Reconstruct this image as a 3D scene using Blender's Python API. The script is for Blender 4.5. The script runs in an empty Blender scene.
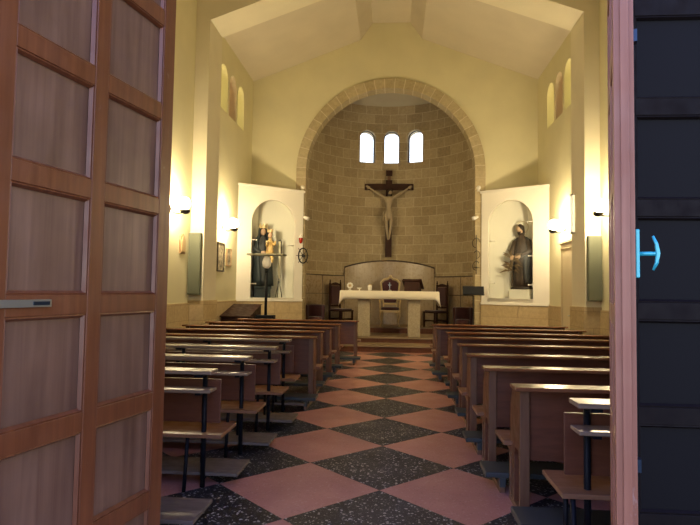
import bpy, bmesh, math, random
from mathutils import Vector, Matrix
random.seed(7)
PI = math.pi
S = bpy.context.scene
COL = S.collection

# ------------------------------------------------------------------ mesh builder
class MB:
    def __init__(s): s.v = []; s.f = []; s.sm = []
    def add(s, vs, fs, smooth=False):
        b = len(s.v); s.v += [tuple(p) for p in vs]
        for f in fs: s.f.append([b + i for i in f]); s.sm.append(smooth)
        return s
    def box(s, x0, x1, y0, y1, z0, z1, M=None):
        vs = [Vector((x, y, z)) for z in (z0, z1) for y in (y0, y1) for x in (x0, x1)]
        if M: vs = [M @ p for p in vs]
        return s.add(vs, [(0,2,3,1),(4,5,7,6),(0,1,5,4),(2,6,7,3),(0,4,6,2),(1,3,7,5)])
    def prism(s, pts, a, b, axis='x'):
        # polygon of 2D pts extruded from a to b along axis
        n = len(pts)
        def m(p, t):
            return {'x': (t, p[0], p[1]), 'y': (p[0], t, p[1]), 'z': (p[0], p[1], t)}[axis]
        vs = [m(p, a) for p in pts] + [m(p, b) for p in pts]
        fs = [tuple(range(n)), tuple(range(2*n-1, n-1, -1))] + [(i, i+n, (i+1) % n + n, (i+1) % n) for i in range(n)]
        return s.add(vs, fs)
    def tube(s, pts, r, n=10, cap=True):
        pts = [Vector(p) for p in pts]; rs = r if isinstance(r, (list, tuple)) else [r]*len(pts)
        vs = []; prev = None
        for i, p in enumerate(pts):
            t = (pts[min(i+1, len(pts)-1)] - pts[max(i-1, 0)]).normalized()
            if prev is None:
                a = Vector((0,0,1)) if abs(t.z) < .9 else Vector((1,0,0))
                u = t.cross(a).normalized()
            else:
                u = (prev - t*prev.dot(t)).normalized()
            prev = u; w = t.cross(u)
            vs += [p + (u*math.cos(2*PI*k/n) + w*math.sin(2*PI*k/n))*rs[i] for k in range(n)]
        fs = [(i*n+k, i*n+(k+1) % n, (i+1)*n+(k+1) % n, (i+1)*n+k) for i in range(len(pts)-1) for k in range(n)]
        s.add(vs, fs, True)
        if cap:
            b = len(s.v) - len(vs)
            s.f.append([b+k for k in range(n-1, -1, -1)]); s.sm.append(False)
            s.f.append([b+(len(pts)-1)*n+k for k in range(n)]); s.sm.append(False)
        return s
    def lathe(s, prof, n=20, c=(0,0,0), sx=1, sy=1):
        vs = [(c[0]+r*sx*math.cos(2*PI*k/n), c[1]+r*sy*math.sin(2*PI*k/n), c[2]+z) for r, z in prof for k in range(n)]
        fs = [(i*n+k, i*n+(k+1) % n, (i+1)*n+(k+1) % n, (i+1)*n+k) for i in range(len(prof)-1) for k in range(n)]
        fs += [tuple(range(n-1, -1, -1)), tuple((len(prof)-1)*n+k for k in range(n))]
        return s.add(vs, fs, True)
    def loft(s, secs, n=32, fold=0, nf=9, cap=True):
        # secs: (cx, cy, z, rx, ry [, fold])
        vs = []
        for q in secs:
            cx, cy, z, rx, ry = q[:5]; fo = q[5] if len(q) > 5 else fold
            for k in range(n):
                a = 2*PI*k/n; g = 1 + fo*math.sin(nf*a + z*1.5) + .5*fo*math.sin((nf*2-3)*a + 1 - z)
                vs.append((cx+rx*g*math.cos(a), cy+ry*g*math.sin(a), z))
        fs = [(i*n+k, i*n+(k+1) % n, (i+1)*n+(k+1) % n, (i+1)*n+k) for i in range(len(secs)-1) for k in range(n)]
        if cap: fs += [tuple(range(n-1, -1, -1)), tuple((len(secs)-1)*n+k for k in range(n))]
        return s.add(vs, fs, True)
    def ball(s, c, r, n=14, sc=(1,1,1)):
        return s.lathe([(max(.001, r*math.sin(PI*i/n))*1.0, -r*sc[2]*math.cos(PI*i/n)) for i in range(n+1)], n+2, c, sc[0], sc[1])
    def build(s, name, m, parent=None, bevel=0, loc=None, rot=None):
        me = bpy.data.meshes.new(name); me.from_pydata([tuple(p) for p in s.v], [], s.f)
        me.polygons.foreach_set('use_smooth', s.sm)
        bm = bmesh.new(); bm.from_mesh(me); bmesh.ops.recalc_face_normals(bm, faces=bm.faces); bm.to_mesh(me); bm.free()
        me.materials.append(m)
        o = bpy.data.objects.new(name, me); COL.objects.link(o)
        if parent: o.parent = parent
        if loc: o.location = loc
        if rot is not None: o.rotation_euler = (0, 0, rot)
        if bevel:
            b = o.modifiers.new('bevel', 'BEVEL'); b.width = bevel; b.segments = 2; b.limit_method = 'ANGLE'
        return o

def tag(o, label=None, cat=None, group=None, kind=None):
    if label: o['label'] = label
    if cat: o['category'] = cat
    if group: o['group'] = group
    if kind: o['kind'] = kind
    return o
def empty(name, loc, rz=0):
    o = bpy.data.objects.new(name, None); COL.objects.link(o); o.location = loc; o.rotation_euler = (0, 0, rz); o.empty_display_size = .1
    return o
def copy_tree(o, parent=None):
    c = o.copy(); COL.objects.link(c); c.parent = parent
    for ch in o.children: copy_tree(ch, c)
    return c
def struct(o, label=None):
    o['kind'] = 'structure'
    if label: o['label'] = label
    return o

# ------------------------------------------------------------------ materials
def mat(name, color, rough=.6, metal=0, coat=0, spec=.5):
    m = bpy.data.materials.new(name); m.use_nodes = True
    b = m.node_tree.nodes['Principled BSDF']
    b.inputs['Base Color'].default_value = (*color, 1); b.inputs['Roughness'].default_value = rough
    b.inputs['Metallic'].default_value = metal; b.inputs['Coat Weight'].default_value = coat
    b.inputs['Specular IOR Level'].default_value = spec
    return m
class NT:
    def __init__(s, m): s.t = m.node_tree; s.N = s.t.nodes; s.L = s.t.links; s.b = s.N.get('Principled BSDF')
    def n(s, ty, **k):
        x = s.N.new(ty)
        for a, v in k.items():
            if a in ('op',): x.operation = v
            elif hasattr(x, a): setattr(x, a, v)
        return x
    def link(s, a, b): s.L.new(a, b)
    def coord(s, scale=(1,1,1), rot=(0,0,0), which='Object'):
        tc = s.n('ShaderNodeTexCoord'); mp = s.n('ShaderNodeMapping'); mp.inputs['Scale'].default_value = scale; mp.inputs['Rotation'].default_value = rot
        s.link(tc.outputs[which], mp.inputs['Vector']); return mp.outputs[0]
    def noise(s, vec, scale=5, detail=3, rough=.5, dist=0):
        x = s.n('ShaderNodeTexNoise'); x.inputs['Scale'].default_value = scale; x.inputs['Detail'].default_value = detail
        x.inputs['Roughness'].default_value = rough; x.inputs['Distortion'].default_value = dist
        if vec: s.link(vec, x.inputs['Vector'])
        return x.outputs['Fac']
    def ramp(s, fac, stops):
        x = s.n('ShaderNodeValToRGB'); e = x.color_ramp.elements
        e[0].position, e[0].color = stops[0][0], (*stops[0][1], 1); e[1].position, e[1].color = stops[-1][0], (*stops[-1][1], 1)
        for p, c in stops[1:-1]: q = e.new(p); q.color = (*c, 1)
        s.link(fac, x.inputs[0]); return x.outputs[0]
    def mix(s, fac, a, b, blend='MIX'):
        x = s.n('ShaderNodeMix', data_type='RGBA'); x.blend_type = blend
        for sock, v in ((x.inputs[0], fac), (x.inputs[6], a), (x.inputs[7], b)):
            if hasattr(v, 'links'): s.link(v, sock)
            elif isinstance(v, tuple): sock.default_value = (*v, 1)
            else: sock.default_value = v
        return x.outputs[2]
    def math(s, op, a, b=0):
        x = s.n('ShaderNodeMath', op=op)
        for i, v in enumerate((a, b)):
            if hasattr(v, 'links'): s.link(v, x.inputs[i])
            else: x.inputs[i].default_value = v
        return x.outputs[0]
    def bump(s, h, strength=.3, dist=.01):
        x = s.n('ShaderNodeBump'); x.inputs['Strength'].default_value = strength; x.inputs['Distance'].default_value = dist
        s.link(h, x.inputs['Height']); s.link(x.outputs[0], s.b.inputs['Normal'])

def plaster(name, c, d=.92):
    m = mat(name, c, .85, spec=.2); t = NT(m); v = t.coord()
    f = t.noise(v, 1.3, 4); col = t.ramp(f, [(.3, tuple(x*d for x in c)), (.7, c)]); t.link(col, t.b.inputs['Base Color'])
    t.bump(t.noise(v, 40, 3), .12, .004); return m
def wood(name, c1, c2, rough=.35, scale=(9, 9, .7), coat=.2, wear=None, blotch=.25):
    m = mat(name, c1, rough, coat=coat); t = NT(m); v = t.coord(scale); t.b.inputs['Coat Roughness'].default_value = .4
    f = t.noise(v, 3, 5, .6, .6); col = t.ramp(f, [(.25, c1), (.75, c2)])
    f2 = t.noise(t.coord((1.2, 1.2, 1.2)), 2.2, 3); col = t.mix(t.math('MULTIPLY', f2, blotch), col, tuple(x*.35 for x in c1))
    if wear:
        w = t.ramp(t.noise(t.coord((1, 1, .6)), 7, 5, .7), [(.66, (0,0,0)), (.74, (1,1,1))]); col = t.mix(t.math('MULTIPLY', w, .55), col, wear)
    t.link(col, t.b.inputs['Base Color'])
    t.link(t.ramp(t.noise(t.coord((2,2,2)), 6, 3), [(.3, (rough*.8,)*3), (.7, (min(1, rough*1.3),)*3)]), t.b.inputs['Roughness'])
    t.bump(f, .12, .003); return m
def bricks(name, c1, c2, mortar, bw, bh, cyl=False, ang=None, bump=.5, ms=.012):
    m = mat(name, c1, .88, spec=.2); t = NT(m); tc = t.n('ShaderNodeTexCoord'); sp = t.n('ShaderNodeSeparateXYZ'); t.link(tc.outputs['Object'], sp.inputs[0])
    cb = t.n('ShaderNodeCombineXYZ')
    if cyl:
        a = t.math('ARCTAN2', sp.outputs[0], sp.outputs[1]); t.link(t.math('MULTIPLY', a, 2.5), cb.inputs[0]); t.link(sp.outputs[2], cb.inputs[1])
    elif ang:   # radial voussoirs
        a = t.math('ARCTAN2', sp.outputs[0], sp.outputs[2]); t.link(t.math('MULTIPLY', a, 2.4), cb.inputs[0])
        r = t.math('SQRT', t.math('ADD', t.math('POWER', sp.outputs[0], 2), t.math('POWER', sp.outputs[2], 2))); t.link(t.math('SUBTRACT', r, 2.25), cb.inputs[1])
    else:
        t.link(t.math('ADD', sp.outputs[0], sp.outputs[1]), cb.inputs[0]); t.link(sp.outputs[2], cb.inputs[1])
    wn = t.n('ShaderNodeTexNoise'); wn.inputs['Scale'].default_value = 2.5; t.link(tc.outputs['Object'], wn.inputs['Vector'])
    wv = t.n('ShaderNodeVectorMath', op='MULTIPLY_ADD'); t.link(wn.outputs['Color'], wv.inputs[0]); wv.inputs[1].default_value = (.05, .025, 0); t.link(cb.outputs[0], wv.inputs[2])
    br = t.n('ShaderNodeTexBrick'); t.link(wv.outputs[0], br.inputs['Vector'])
    br.inputs['Scale'].default_value = 1; br.inputs['Brick Width'].default_value = bw; br.inputs['Row Height'].default_value = bh
    br.inputs['Mortar Size'].default_value = ms; br.inputs['Mortar Smooth'].default_value = .3; br.inputs['Bias'].default_value = 0
    br.inputs['Color1'].default_value = (*c1, 1); br.inputs['Color2'].default_value = (*c2, 1); br.inputs['Mortar'].default_value = (*mortar, 1)
    n = t.noise(tc.outputs['Object'], 14, 5, .65); col = t.mix(.35, br.outputs['Color'], t.ramp(n, [(.3, tuple(x*.5 for x in c1)), (.7, c2)]))
    col = t.mix(t.math('MULTIPLY', br.outputs['Fac'], .5), col, mortar)
    t.link(col, t.b.inputs['Base Color'])
    h = t.math('ADD', t.math('MULTIPLY', br.outputs['Fac'], -1), t.math('MULTIPLY', n, .5)); t.bump(h, bump, .012); return m

M_wall = plaster('cream_plaster', (.70, .65, .42))
M_ceil = plaster('shaded_ceiling_plaster', (.62, .555, .43))  # shade beyond the beam is put into this darker, greyer plaster colour
M_beam = plaster('lit_beam_plaster', (.74, .68, .50))  # lighter than the ceiling so the beam reads as better lit
M_niche = plaster('white_plaster', (.84, .80, .69))
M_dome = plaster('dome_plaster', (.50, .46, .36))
M_stone = bricks('sandstone_blocks', (.33, .26, .155), (.50, .41, .26), (.56, .48, .33), .52, .30, cyl=True)
M_vous = bricks('sandstone_voussoirs', (.40, .33, .19), (.54, .455, .285), (.64, .56, .385), .27, 3, ang=True)
M_jamb = bricks('sandstone_jamb', (.42, .34, .20), (.50, .41, .25), (.58, .49, .32), 3, .33)
M_wains = bricks('stone_tiles', (.50, .38, .20), (.58, .45, .26), (.36, .27, .15), .62, .30, bump=.2, ms=.006)
M_step = bricks('step_marble', (.15, .065, .042), (.18, .080, .052), (.12, .05, .035), 1.4, 3, bump=.1)
M_nose = mat('step_nosing', (.29, .21, .13), .55)
M_granite = mat('altar_stone', (.52, .43, .28), .6)
_t = NT(M_granite); _t.link(_t.ramp(_t.noise(_t.coord(), 30, 5), [(.3, (.32, .265, .165)), (.7, (.44, .37, .25))]), _t.b.inputs['Base Color'])
M_doorL = wood('reddish_door_wood', (.120, .034, .011), (.225, .074, .026), .36, (10, 10, .5), .1, wear=(.42, .33, .28))
M_doorP = wood('panel_wood', (.135, .062, .035), (.31, .170, .100), .40, (7, 7, .30), .1, wear=None, blotch=.75)
M_doorE = wood('worn_edge_wood', (.23, .078, .040), (.37, .15, .085), .5, (14, 14, .4), .2, wear=(.5, .40, .38))
M_dark = wood('black_brown_door_wood', (.007, .005, .005), (.012, .008, .007), .6, (10, 10, .5), 0); M_dark.node_tree.nodes['Principled BSDF'].inputs['Specular IOR Level'].default_value = .12
M_pew = wood('mahogany_pew', (.100, .031, .015), (.170, .060, .030), .38, (1.2, 9, 9), .1)
M_darkp = mat('dark_door_panel', (.008, .0075, .008), .6, spec=.1)
M_strip = mat('greyed_wood', (.17, .11, .10), .5)
M_pewend = wood('oak_end', (.125, .056, .027), (.205, .100, .052), .45, (9, 9, .8), .2)
M_rail = wood('varnished_rail', (.17, .066, .030), (.28, .12, .055), .20, (.8, 12, 12), 0); M_rail.node_tree.nodes['Principled BSDF'].inputs['Specular IOR Level'].default_value = .38
M_grey = wood('worn_desk_board', (.24, .17, .115), (.35, .26, .18), .20, (.8, 12, 12), .1)
M_seat = wood('bench_seat_wood', (.20, .092, .048), (.33, .17, .092), .36, (.7, 10, 10), .1)
M_kneel = wood('kneeler_board', (.12, .095, .08), (.22, .18, .15), .5, (.7, 8, 8), .1)
M_vinyl = mat('teal_vinyl', (.038, .052, .058), .4)
M_tubem = mat('black_steel', (.008, .009, .013), .5, 0, spec=.15)
M_iron = mat('wrought_iron', (.015, .012, .010), .5, .5)
M_darkw = wood('dark_stained_wood', (.028, .012, .009), (.05, .021, .016), .5, (2, 2, 6), .0); M_darkw.node_tree.nodes['Principled BSDF'].inputs['Specular IOR Level'].default_value = .15
M_panel = wood('apse_wood_panel', (.34, .26, .155), (.46, .36, .235), .28, (5, 5, .5), .4)
M_mould = mat('panel_moulding', (.05, .028, .015), .4)
M_red = mat('red_velvet', (.045, .006, .010), .85); M_red.node_tree.nodes['Principled BSDF'].inputs['Sheen Weight'].default_value = .4
M_gold = mat('gilded_wood', (.60, .46, .24), .4, .2)
M_cloth = mat('altar_linen', (.82, .76, .60), .85)
M_white = mat('white_ceramic', (.85, .82, .74), .3)
M_flesh = mat('painted_flesh', (.36, .29, .19), .55)
M_skin = mat('statue_flesh', (.50, .33, .22), .5)
M_paperw = mat('candle_wax', (.72, .66, .50), .5)
M_goldr = mat('golden_robe', (.62, .43, .16), .5)
M_tray = mat('tray_paint', (.17, .16, .10), .5)
M_hair = mat('statue_hair', (.025, .014, .008), .6)
M_blue = mat('dark_blue_robe', (.018, .028, .035), .55)
M_cream = mat('cream_robe', (.55, .40, .20), .6)
M_brown = mat('brown_robe', (.048, .030, .020), .6)
M_slate = mat('slate_mantle', (.028, .030, .034), .6)
M_leafb = mat('bronze_leaf', (.13, .085, .04), .6)
M_spk = mat('grey_green_grille', (.145, .155, .11), .8, spec=.1); _t = NT(M_spk); _t.bump(_t.noise(_t.coord(), 300, 1), .3, .002)
M_steel = mat('brushed_steel', (.42, .46, .44), .35, .9)
M_slot = mat('dark_steel', (.03, .05, .08), .3, .8)
M_teal = mat('daylight_teal_handle', (.03, .42, .50), .25, .2, coat=.5)  # daylight reflected by the handle is put into this teal colour
M_doorw = plaster('cream_door_paint', (.66, .56, .36))
M_frame = mat('dark_frame', (.04, .025, .015), .4)
M_paper = mat('picture_paper', (.42, .36, .24), .6); _t = NT(M_paper); _t.link(_t.ramp(_t.noise(_t.coord((3,3,3)), 4, 4), [(.35, (.12, .10, .07)), (.65, (.55, .48, .33))]), _t.b.inputs['Base Color'])
M_clay = mat('carved_relief', (.35, .22, .11), .6)
M_tubel = mat('white_lamp_housing', (.8, .78, .68), .5)
M_silver = mat('silver_clip', (.8, .8, .8), .25, 1)
M_win = mat('window_frame_metal', (.03, .028, .025), .5)

def emis(name, c, s):
    m = bpy.data.materials.new(name); m.use_nodes = True; t = m.node_tree; t.nodes.clear()
    e = t.nodes.new('ShaderNodeEmission'); e.inputs[0].default_value = (*c, 1); e.inputs[1].default_value = s
    o = t.nodes.new('ShaderNodeOutputMaterial'); t.links.new(e.outputs[0], o.inputs[0]); return m
LAMP = (1.0, .80, .49)
M_bulb = emis('lamp_globe_glow', LAMP, 360)
M_tl = emis('tube_glow', (1, .85, .6), 1.1)
def glassm(name, c, gl, tint=None):
    m = bpy.data.materials.new(name); m.use_nodes = True; t = m.node_tree; t.nodes.clear()
    tr = t.nodes.new('ShaderNodeBsdfTransparent'); tr.inputs[0].default_value = (*c, 1)
    g = t.nodes.new('ShaderNodeBsdfGlossy'); g.inputs['Roughness'].default_value = .12 if gl < .01 else .03
    x = t.nodes.new('ShaderNodeMixShader'); x.inputs[0].default_value = gl
    o = t.nodes.new('ShaderNodeOutputMaterial'); t.links.new(tr.outputs[0], x.inputs[1]); t.links.new(g.outputs[0], x.inputs[2])
    last = x
    if tint:
        tl = t.nodes.new('ShaderNodeBsdfTranslucent'); tl.inputs[0].default_value = (*tint, 1)
        y = t.nodes.new('ShaderNodeMixShader'); y.inputs[0].default_value = .6; t.links.new(x.outputs[0], y.inputs[1]); t.links.new(tl.outputs[0], y.inputs[2]); last = y
    t.links.new(last.outputs[0], o.inputs[0]); return m
M_glass = glassm('clear_glass', (.97, .98, .97), .05)
M_cab = glassm('vitrine_glass', (.97, .98, .97), .0015)
M_amber = glassm('amber_glass', (.95, .80, .45), .05, (.9, .78, .42))
M_rose = glassm('rose_glass', (.50, .32, .22), .05, (.55, .36, .22))

# floor: pink / black terrazzo lozenges
def floor_mat():
    D = 1.236; Y0 = 4.377
    m = mat('terrazzo_lozenges', (.4, .2, .16), .22, spec=.35); t = NT(m)
    g = t.n('ShaderNodeNewGeometry'); sp = t.n('ShaderNodeSeparateXYZ'); t.link(g.outputs['Position'], sp.inputs[0])
    x = t.math('DIVIDE', sp.outputs[0], D); y = t.math('DIVIDE', t.math('SUBTRACT', sp.outputs[1], Y0), D)
    u = t.math('ADD', x, y); v = t.math('SUBTRACT', x, y)
    par = t.math('FLOORED_MODULO', t.math('ADD', t.math('FLOOR', u), t.math('FLOOR', v)), 2)
    # which is black: odd parity
    def chips(scale, lo, hi, seed):
        vo = t.n('ShaderNodeTexVoronoi'); vo.inputs['Scale'].default_value = scale
        mp = t.n('ShaderNodeMapping'); mp.inputs['Location'].default_value = (seed, seed, 0); t.link(g.outputs['Position'], mp.inputs[0])
        nn = t.n('ShaderNodeTexNoise'); nn.inputs['Scale'].default_value = scale*1.3
        t.link(mp.outputs[0], nn.inputs['Vector'])
        mx = t.n('ShaderNodeVectorMath', op='MULTIPLY_ADD'); t.link(nn.outputs['Color'], mx.inputs[0]); mx.inputs[1].default_value = (.03,)*3; t.link(mp.outputs[0], mx.inputs[2])
        t.link(mx.outputs[0], vo.inputs['Vector'])
        sel = t.n('ShaderNodeSeparateColor'); t.link(vo.outputs['Color'], sel.inputs[0])
        size = t.math('MULTIPLY', sel.outputs[0], hi); return t.math('MULTIPLY', t.math('LESS_THAN', vo.outputs['Distance'], size), t.math('GREATER_THAN', sel.outputs[1], lo))
    c1 = chips(48, .42, .50, 0); c2 = chips(95, .4, .45, 3)
    black = t.mix(c1, (.014, .015, .017), (.48, .50, .48)); black = t.mix(t.math('MULTIPLY', c2, .6), black, (.28, .29, .29))
    pk = t.ramp(t.noise(g.outputs['Position'], 2.5, 4), [(.3, (.46, .215, .175)), (.7, (.54, .265, .215))])
    pink = t.mix(t.math('MULTIPLY', c1, .35), pk, (.62, .42, .36)); pink = t.mix(t.math('MULTIPLY', chips(60, .5, .45, 9), .35), pink, (.22, .09, .07))
    col = t.mix(par, pink, black); t.link(col, t.b.inputs['Base Color'])
    t.link(t.ramp(t.noise(g.outputs['Position'], 3, 4), [(.3, (.30,)*3), (.7, (.44,)*3)]), t.b.inputs['Roughness'])
    t.bump(t.noise(g.outputs['Position'], 4, 3), .05, .01)
    return m
M_floor = floor_mat()
M_pave = bricks('street_paving', (.22, .20, .18), (.28, .26, .23), (.12, .11, .1), .6, .6, bump=.2)

# ------------------------------------------------------------------ wall with openings
def pierced(x0, x1, z0, ztop, ops, fn, d, mat_, name, dx=.3, bottom_cut=None):
    """ops: (cx, halfwidth, zb, zspring) with a round head; fn(x,z,depth)->xyz; ztop(x)->z"""
    b = MB(); fr = []
    def q(pts, dep): b.add([fn(x, z, dep) for x, z in pts], [(0,1,2,3)])
    def both(pts): q(pts, 0); q(pts, d)
    def cols(a, c):
        n = max(1, int(math.ceil((c-a)/dx))); return [a+(c-a)*i/n for i in range(n+1)]
    cur = x0
    for cx, hw, zb, zs in sorted(ops):
        xs = cols(cur, cx-hw)
        for a, c in zip(xs, xs[1:]): both([(a, z0), (c, z0), (c, ztop(c)), (a, ztop(a))])
        N = 20; arc = [(cx-hw*math.cos(PI*i/N), zs+hw*math.sin(PI*i/N)) for i in range(N+1)]
        for (a, za), (c, zc) in zip(arc, arc[1:]):
            both([(a, za), (c, zc), (c, ztop(c)), (a, ztop(a))])
            if zb > z0+1e-4: both([(a, z0), (c, z0), (c, zb), (a, zb)])
            b.add([fn(a, za, 0), fn(c, zc, 0), fn(c, zc, d), fn(a, za, d)], [(0,1,2,3)])
            if zb > z0+1e-4: b.add([fn(a, zb, 0), fn(c, zb, 0), fn(c, zb, d), fn(a, zb, d)], [(0,1,2,3)])
        for xx in (cx-hw, cx+hw): b.add([fn(xx, zb, 0), fn(xx, zs, 0), fn(xx, zs, d), fn(xx, zb, d)], [(0,1,2,3)])
        cur = cx+hw
    xs = cols(cur, x1)
    for a, c in zip(xs, xs[1:]): both([(a, z0), (c, z0), (c, ztop(c)), (a, ztop(a))])
    for a, c in ((x0, x1),):
        for xx in (a, c): b.add([fn(xx, z0, 0), fn(xx, ztop(xx), 0), fn(xx, ztop(xx), d), fn(xx, z0, d)], [(0,1,2,3)])
    return b
def arch_panel(cx, hw, zb, zs, fn, n=14):
    pts = [(cx-hw, zb)] + [(cx-hw*math.cos(PI*i/n), zs+hw*math.sin(PI*i/n)) for i in range(n+1)] + [(cx+hw, zb)]
    return pts

# ------------------------------------------------------------------ SETTING
CX = -.06; RI = 2.31; RO = 2.57; ZS = 4.78; YE = 15.4
RIDGE = 8.46; SL = .38
def roof(x): return min(RIDGE, RIDGE - SL*(abs(x)-.85))
struct(MB().box(-4.2, 4.2, 2.8, 14.6, -.2, 0).build('floor', M_floor), 'pink and black terrazzo floor of lozenge tiles')
struct(MB().box(-12, 12, -9, 2.8, -.2, -.004).build('ground', M_pave), 'paved forecourt outside the church door')

# side walls with three slit windows each
WB, WS = 5.66, 6.42
wins = [(12.72, .30), (13.46, .30), (14.18, .30)]
def wall_side(sgn, name):
    fn = lambda s, z, dep: (sgn*(3.9+dep), s, z)
    b = pierced(2.8, YE+.4, -.1, lambda s: 7.35, [(y, h, WB, WS) for y, h in wins], fn, .34, M_wall, name, dx=2)
    return struct(b.build(name, M_wall))
wall_side(-1, 'wall_left'); wall_side(1, 'wall_right')
k = 1
for sgn in (-1, 1):
    for i, (y, h) in enumerate(wins):
        e = struct(empty('window_%d' % k, (sgn*4.12, y, WB))); k += 1
        pts = [(p[0]-y, p[1]-WB) for p in arch_panel(y, h-.005, WB+.005, WS, None)]
        MB().prism(pts, -.005, .005, 'x').build('pane', M_rose if i == 1 else M_amber, e)
        f = MB(); 
        for a, c in zip(pts, pts[1:]+pts[:1]): f.tube([(0, a[0], a[1]), (0, c[0], c[1])], .014, 6)
        f.build('frame', M_win, e)

# front (entrance) wall with the doorway
b = pierced(-3.9, 3.9, -.1, lambda x: roof(x)+.1, [], lambda x, z, d: (x, 2.8+d, z), .4, M_wall, 'w')
fw = MB()
DL, DR, DT = -1.50, 2.6, 4.3
fw.box(-4.24, DL, 2.8, 3.2, -.1, 8.6).box(DR, 4.24, 2.8, 3.2, -.1, 8.6).box(DL, DR, 2.8, 3.2, DT, 8.6)
struct(fw.build('wall_front', M_wall), 'entrance wall around the church doorway')

# end wall with the big arch
b = pierced(-3.9, 3.9, -.1, lambda x: 8.95 if abs(x) < .85 else roof(x)+.02, [(CX, RI, -.1, ZS)], lambda x, z, d: (x, YE+d, z), .35, M_wall, 'w', dx=.4)
struct(b.build('wall_back', M_wall), 'cream end wall pierced by the great arch')
# stone arch ring and jambs
N = 56; b = MB(); vs = []; fs = []
for i in range(N+1):
    a = PI*i/N
    for r, y in ((RI-.01, -.05), (RO, -.05), (RO, .0), (RI-.01, .36)):
        vs.append((-r*math.cos(a), y, r*math.sin(a)))
for i in range(N):
    for j in range(4): fs.append((i*4+j, i*4+(j+1) % 4, (i+1)*4+(j+1) % 4, (i+1)*4+j))
b.add(vs, fs); struct(b.build('trim_1', M_vous, loc=(CX, YE, ZS)), 'sandstone voussoir ring of the great arch')
b = MB()
for s in (-1, 1):
    x0, x1 = sorted((s*(RI-.01), s*RO)); b.box(x0, x1, -.05, .36, 0, ZS)
struct(b.build('trim_2', M_jamb, loc=(CX, YE, 0)), 'sandstone jambs under the great arch')
struct(MB().box(-3.9, 3.9, 14.6, 18.6, -.25, .0).build('floor_sanctuary', M_nose), 'floor slab beneath the sanctuary')
# apse
AY = YE+.2; AR = 2.5; AT = 7.46
W = []
for ang in (-.30, .01, .315): W.append((ang*AR, .25, 5.62, 6.42))
apf = lambda s, z, d: ((AR+d)*math.sin(s/AR), (AR+d)*math.cos(s/AR), z)
b = pierced(-AR*PI/2, AR*PI/2, -.1, lambda s: AT, W, apf, .4, M_stone, 'wall_apse', dx=.13)
struct(b.build('wall_apse', M_stone, loc=(CX, AY, 0)), 'curved sandstone block wall of the apse')
b = MB(); vs = []; fs = []; n1 = 32; n2 = 10
for j in range(n2+1):
    p = PI/2*j/n2
    for i in range(n1+1):
        a = -PI/2 + PI*i/n1; vs.append(((AR+.02)*math.cos(p)*math.sin(a), (AR+.02)*math.cos(p)*math.cos(a), AT+1.3*math.sin(p)))
for j in range(n2):
    for i in range(n1): fs.append((j*(n1+1)+i, j*(n1+1)+i+1, (j+1)*(n1+1)+i+1, (j+1)*(n1+1)+i))
b.add(vs, fs, True); o = struct(b.build('ceiling_dome', M_dome, loc=(CX, AY, 0)), 'plastered half dome above the apse')
sd = o.modifiers.new('s', 'SOLIDIFY'); sd.thickness = .3; sd.offset = 1
o.modifiers['s'].offset = -1 if False else 1
MBc = MB().box(-2.9, 2.9, .1, 3.2, 8.95, 9.2)
struct(MBc.build('ceiling_apse', M_dome, loc=(CX, AY, 0)))
for i, (s, hw, zb, zs) in enumerate(W):
    e = struct(empty('window_%d' % k, (CX+(AR+.14)*math.sin(s/AR), AY+(AR+.14)*math.cos(s/AR), zb), -s/AR)); k += 1
    pts = [(p[0], p[1]-zb) for p in arch_panel(0, hw-.004, zb+.004, zs, None)]
    MB().prism(pts, -.004, .004, 'y').build('pane', M_glass, e)
    f = MB()
    for a, c in zip(pts, pts[1:]+pts[:1]): f.tube([(a[0], 0, a[1]), (c[0], 0, c[1])], .02, 6)
    f.build('frame', M_win, e)

# ceiling: two slopes, sloping-sided ridge recess
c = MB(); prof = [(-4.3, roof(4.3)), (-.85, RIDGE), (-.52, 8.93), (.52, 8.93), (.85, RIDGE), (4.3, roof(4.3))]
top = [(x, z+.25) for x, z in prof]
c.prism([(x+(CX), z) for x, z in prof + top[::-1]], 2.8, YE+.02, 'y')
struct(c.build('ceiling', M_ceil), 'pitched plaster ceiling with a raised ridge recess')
# transverse portal frames (beam + pilasters)
kk = 3
for y0, y1 in ((10.82, 11.62), (5.6, 6.4)):
    b = MB(); xi = 3.62
    pr = [(-3.92, -.1), (-xi, -.1), (-xi, 6.86), (0, 6.86+xi*.36), (xi, 6.86), (xi, -.1), (3.92, -.1), (3.92, 7.5), (.9, 8.5), (.9, 9.0), (-.9, 9.0), (-.9, 8.5), (-3.92, 7.5)]
    b.prism(pr, y0, y1, 'y'); struct(b.build('trim_%d' % kk, M_beam), 'cream portal frame of pilasters and sloping beam'); kk += 1
# wainscot
b = MB(); WH = 1.22
for s in (-1, 1):
    for (ya, yb) in ((3.2, 5.6), (6.4, 10.82), (11.62, 14.3)):
        if s > 0 and ya > 11: b.box(3.87, 3.9, 13.1, yb, 0, WH); b.box(3.87, 3.9, ya, 12.2, 0, WH)
        else: b.box(min(s*3.87, s*3.9), max(s*3.87, s*3.9), ya, yb, 0, WH)
    for (ya, yb) in ((5.57, 6.43), (10.79, 11.65)):
        b.box(min(s*3.59, s*3.9), max(s*3.59, s*3.9), ya, yb, 0, WH+.05)
struct(b.build('trim_%d' % kk, M_wains), 'beige stone tile wainscot around the nave'); kk += 1

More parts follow.
